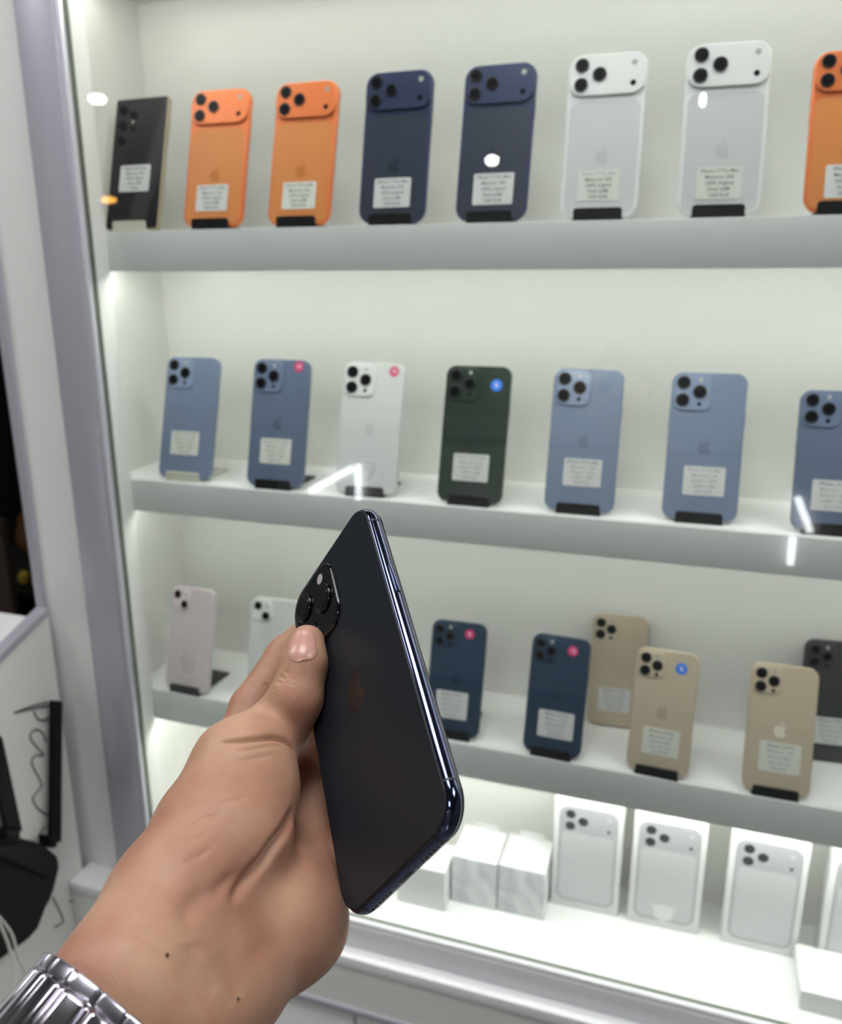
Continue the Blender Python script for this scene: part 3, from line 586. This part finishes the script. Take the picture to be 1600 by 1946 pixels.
# relax, refine once, then press the skin creases in
bm = bmesh.new(); bm.from_mesh(me)
for _ in range(2): bmesh.ops.smooth_vert(bm, verts=bm.verts, factor=.5, use_axis_x=True, use_axis_y=True, use_axis_z=True)
bmesh.ops.subdivide_edges(bm, edges=bm.edges, cuts=1, use_grid_fill=True, smooth=0)
for _ in range(2): bmesh.ops.smooth_vert(bm, verts=bm.verts, factor=.5, use_axis_x=True, use_axis_y=True, use_axis_z=True)
bmesh.ops.recalc_face_normals(bm, faces=bm.faces); bm.normal_update()
co = np.array([v.co for v in bm.verts])/S; co[:, 2] -= EYE; no = np.array([v.normal for v in bm.verts])
disp = np.zeros(len(co))
for pts, dep, wid in [([(-166.0, 248.7, -176.0), (-160.4, 251.3, -175.7), (-155.1, 256.4, -176.4), (-151.8, 263.0, -179.1), (-148.9, 268.4, -183.6), (-146.9, 271.0, -189.2)], 2.55, 1.3), ([(-159.3, 247.2, -177.5), (-153.3, 252.9, -178.3), (-149.0, 261.9, -181.5)], 0.765, 1.2), ([(-158.6, 242.0, -179.3), (-152.9, 247.9, -179.9), (-148.1, 255.8, -181.8)], 0.68, 1.2), ([(-159.8, 234.4, -180.6), (-155.4, 240.3, -180.4), (-151.6, 245.4, -181.2)], 0.51, 1.1), ([(-157.1, 210.6, -185.1), (-154.7, 215.3, -184.9), (-150.5, 218.9, -185.1)], 0.765, 1.0), ([(-153.2, 204.7, -186.4), (-150.5, 210.2, -186.7)], 0.51, 1), ([(-150.8, 197.7, -188.6), (-148.0, 202.7, -188.9), (-146.6, 207.0, -189.0)], 0.595, 1.0), ([(-154.2, 221.5, -183.3), (-149.2, 225.9, -183.3), (-145.6, 230.7, -184.2)], 0.51, 1.0), ([(-160.7, 226.7, -181.5), (-156.6, 230.9, -181.1), (-152.7, 235.6, -181.5)], 0.425, 1.0), ([(-135.4, 202.2, -201.8), (-135.6, 211.3, -201.6), (-134.2, 220.2, -200.8), (-132.9, 227.7, -198.2), (-133.3, 236.9, -198.1), (-135.9, 246.6, -199.6)], 3.74, 2.2), ([(-139.4, 196.2, -197.3), (-138.6, 203.0, -197.4), (-137.1, 210.8, -198.7)], 1.19, 2.5), ([(-141.0, 182.0, -196.2), (-142.1, 188.1, -195.6), (-141.1, 195.9, -195.5)], 1.36, 4), ([(-136.7, 178.5, -200.0), (-132.3, 174.2, -204.7), (-126.4, 174.9, -213.5)], 1.36, 5), ([(-130.3, 184.9, -207.8), (-125.3, 182.2, -214.1), (-121.9, 180.6, -219.7)], 1.02, 4), ([(-185.5, 320.4, -186.6), (-159.3, 285.5, -164.3), (-152.4, 285.1, -164.2)], 0.595, 0.9), ([(-186.3, 318.1, -188.1), (-159.6, 283.5, -165.8), (-152.1, 283.5, -165.3)], 0.51, 0.8), ([(-184.4, 322.8, -185.3), (-157.2, 286.4, -162.4), (-152.2, 286.4, -162.8)], 0.425, 0.8), ([(-192.7, 315.9, -188.1), (-186.1, 317.7, -188.4), (-161.4, 281.9, -168.5)], 0.425, 0.8), ([(-149.9, 168.3, -191.8), (-141.8, 169.6, -195.5), (-134.1, 169.5, -202.8), (-127.3, 167.7, -212.7)], 0.51, 2), ([(-124.0, 189.7, -214.5), (-123.1, 198.4, -215.8), (-120.3, 207.6, -221.0)], 0.51, 3), ([(-135.5, 247.2, -203.5), (-139.4, 254.2, -219.1), (-129.5, 239.4, -215.4)], 1.02, 2.5), ([(-150.4, 282.7, -215.6), (-144.3, 277.8, -218.9), (-139.0, 277.9, -221.7)], 0.85, 2)]:
    P = np.array([tuple(p) for p in catmull(pts, 5)]); best = np.full(len(co), 1e9); tt = np.zeros(len(co))
    near = np.linalg.norm(co-P.mean(0), axis=1) < 60; Q = co[near]
    L = len(P)-1; bd = np.full(len(Q), 1e9); bt = np.zeros(len(Q))
    for i in range(L):
        ab = P[i+1]-P[i]; t = np.clip((Q-P[i])@ab/(ab@ab+1e-9), 0, 1); d = np.linalg.norm(Q-P[i]-t[:, None]*ab, axis=1); m_ = d < bd; bd[m_] = d[m_]; bt[m_] = (i+t[m_])/L
    disp[near] -= dep*np.exp(-(bd/wid)**2)*np.sin(np.pi*np.clip(bt*.94+.03, 0, 1))**.5
co2 = co+no*disp[:, None]
for v, c in zip(bm.verts, co2): v.co = V3(c)
for f in bm.faces: f.smooth = True
bm.to_mesh(me); bm.free()
SK = bpy.data.materials.new('skin'); SK.use_nodes = True; nt = SK.node_tree; b = nt.nodes['Principled BSDF']
tc = nt.nodes.new('ShaderNodeTexCoord'); n1 = nt.nodes.new('ShaderNodeTexNoise'); n1.inputs['Scale'].default_value = 32; n1.inputs['Detail'].default_value = 3
cr = nt.nodes.new('ShaderNodeValToRGB'); cr.color_ramp.elements[0].position = .35; cr.color_ramp.elements[0].color = srgb(172,124,103); cr.color_ramp.elements[1].position = .65; cr.color_ramp.elements[1].color = srgb(191,150,124)
nt.links.new(tc.outputs['Object'], n1.inputs['Vector']); nt.links.new(n1.outputs['Fac'], cr.inputs[0])
n2 = nt.nodes.new('ShaderNodeTexNoise'); n2.inputs['Scale'].default_value = 260; n2.inputs['Detail'].default_value = 5
vo = nt.nodes.new('ShaderNodeTexVoronoi'); vo.inputs['Scale'].default_value = 900; ad = nt.nodes.new('ShaderNodeMath'); ad.operation = 'MULTIPLY_ADD'; ad.inputs[1].default_value = .35
bp = nt.nodes.new('ShaderNodeBump'); bp.inputs['Strength'].default_value = .35; bp.inputs['Distance'].default_value = .0004
nt.links.new(tc.outputs['Object'], n2.inputs['Vector']); nt.links.new(tc.outputs['Object'], vo.inputs['Vector']); nt.links.new(vo.outputs['Distance'], ad.inputs[0]); nt.links.new(n2.outputs['Fac'], ad.inputs[2])
nt.links.new(ad.outputs[0], bp.inputs['Height']); nt.links.new(bp.outputs['Normal'], b.inputs['Normal'])
nt.links.new(cr.outputs[0], b.inputs['Base Color']); b.inputs['Roughness'].default_value = .48; b.inputs['Specular IOR Level'].default_value = .4
b.inputs['Subsurface Weight'].default_value = .25; b.inputs['Subsurface Radius'].default_value = (1, .35, .2); b.inputs['Subsurface Scale'].default_value = .003
hand = link('hand', me, SK); tag(hand, 'bare left hand and wrist gripping the dark phone between thumb and fingers', 'hand')
# thumb nail
NC, NT, NB, NN = [np.array(v) for v in [[-154.7045, 296.0172, -152.8271], [-0.4891, 0.6457, 0.5864], [0.8602, 0.4684, 0.2016], [0.1445, -0.603, 0.7846]]]
def nail(name, C0, T_, B_, N_2, hl, hwid, m):
    rows, cols = 16, 12; top = []; bm = bmesh.new()
    for i in range(rows+1):
        s = -1+2*i/rows; wf = hwid*(1-.16*max(0, -s)**2)*(math.sqrt(max(0, 1-max(0, s-.55)**2/.45**2*.55))*math.sqrt(max(0, 1-max(0, -s-.6)**2/.4**2*.6)))
        r_ = []
        for j in range(cols+1):
            q = -1+2*j/cols; p = C0+T_*s*hl+B_*q*wf+N_2*6
            for _ in range(26): p = p-N_2*float(hand_sdf(p[None], HAND)[0]-.15)*.6
            r_.append(p+N_2*(.35-.35*q*q-.25*max(0, -s-.8)))
        top.append(r_)
    vt = [[bm.verts.new(V3(p)) for p in r_] for r_ in top]; vb = [[bm.verts.new(V3(p-N_2*1.0)) for p in r_] for r_ in top]
    for i in range(rows):
        for j in range(cols): bm.faces.new((vt[i][j], vt[i][j+1], vt[i+1][j+1], vt[i+1][j])); bm.faces.new((vb[i][j], vb[i+1][j], vb[i+1][j+1], vb[i][j+1]))
    for i in range(rows):
        for j in (0, cols): bm.faces.new((vt[i][j], vt[i+1][j], vb[i+1][j], vb[i][j]))
    for j in range(cols):
        for i in (0, rows): bm.faces.new((vt[i][j], vt[i][j+1], vb[i][j+1], vb[i][j]))
    return link(name, bm_mesh(bm, name, True, 60), m, hand)
nl = nail('thumb_nail', NC, NT, NB, NN, 8.0, 6.3, mat('nail', srgb(196, 148, 134)[:3], .3, coat=.15, spec=.45)); nl['label'] = 'glossy pink thumb nail'

for p, r_ in [((-138.91, 169.95, -197.65), 0.55), ((-122.11, 180.41, -219.2), 0.5)]:
    bm = bmesh.new(); bmesh.ops.create_icosphere(bm, subdivisions=2, radius=1, matrix=Matrix.Diagonal((r_*S, r_*S, r_*S, 1)))
    o = link('mole', bm_mesh(bm, 'mole', True), mat('mole_brown', (.10, .04, .03), .6), hand); o.location = V3(p)

# ------------------------------------------------------------------ steel bracelet watch
WC, WA, WP, WQ = [np.array(v) for v in [[-148.0506, 164.43202, -223.73481], [0.24597, 0.87758, 0.41153], [-0.75286, -0.09444, 0.65137], [0.61049, -0.47005, 0.63746]]]
wt = bpy.data.objects.new('wrist_watch', None); C.objects.link(wt); wt.location = V3(WC); wt.empty_display_size = .02
tag(wt, 'polished steel link bracelet of a watch around the wrist', 'watch')
STL = mat('polished_steel', (.66, .63, .70), .13, metal=1); STB = mat('brushed_steel', (.60, .58, .66), .26, metal=1)
N = 720; A_ = 72
rho = np.zeros(A_)
for i in range(A_):
    a = 2*math.pi*i/A_; dr = WP*math.cos(a)+WQ*math.sin(a); rs = np.arange(8, 60, .25)
    for l in (-27, -14, -2):
        sd = hand_sdf(WC+WA*l+rs[:, None]*dr, HAND); k = np.nonzero(sd < 0)[0]; rho[i] = max(rho[i], rs[k[-1]] if len(k) else 20)
hx = rho*np.cos(2*np.pi*np.arange(A_)/A_); hy = rho*np.sin(2*np.pi*np.arange(A_)/A_)
dirs = 2*np.pi*np.arange(N)/N      # support function keeps the bracelet convex around the wrist
sup = np.max(hx[:, None]*np.cos(dirs)+hy[:, None]*np.sin(dirs), 0)+2.1
for _ in range(3): sup = .25*np.roll(sup, 8)+.5*sup+.25*np.roll(sup, -8)
ds = (np.roll(sup, -1)-np.roll(sup, 1))/(4*np.pi/N)
ring = [(sup[i]*math.cos(dirs[i])-ds[i]*math.sin(dirs[i]), sup[i]*math.sin(dirs[i])+ds[i]*math.cos(dirs[i])) for i in range(N)]; ring.append(ring[0])
cum = [0]
for i in range(N): cum.append(cum[-1]+math.hypot(ring[i+1][0]-ring[i][0], ring[i+1][1]-ring[i][1]))
nl_ = 22; pitch = cum[-1]/nl_
def link_mesh(l0, l1, wd, th, rnd):
    bm = bmesh.new(); addbox(bm, l0, l1, -wd/2, wd/2, -th/2, th/2, rnd, 4); me = bm_mesh(bm, 'link', True, 40); return me
LC = link_mesh(-24.5, -4.9, pitch*.80, 3.6, 1.3); LE = link_mesh(-4.8, 0, pitch*.94, 3.3, 1.0); LB = link_mesh(-29.6, -24.8, pitch*.94, 3.3, 1.0); LN = link_mesh(-5.2, -.4, pitch*.36, 2.6, .7); LN2 = link_mesh(-24.2, -5.3, pitch*.20, 2.9, .7)
def put(me, name, s, mt):
    k = min(range(N), key=lambda i: abs(cum[i]-s)); a = 2*math.pi*k/N
    x, y = ring[k]; n = np.array([math.cos(a), math.sin(a)]); t = np.array([-n[1], n[0]])
    c = WP*x+WQ*y; nn = WP*n[0]+WQ*n[1]; tt = WP*t[0]+WQ*t[1]
    o = link(name, me, mt, wt); Mx = Matrix([[WA[i], tt[i], nn[i]] for i in range(3)]).to_4x4(); Mx.translation = Vector(c)*S; o.matrix_local = Mx
for i in range(nl_):
    s = (i+.5)*pitch
    put(LC, 'centre_link', s, STL); put(LE, 'edge_link', s, STB); put(LB, 'edge_link', s, STB)
    put(LN, 'link_pin', (i+1)*pitch % cum[-1], STL); put(LN2, 'link_pin', (i+1)*pitch % cum[-1], STL)
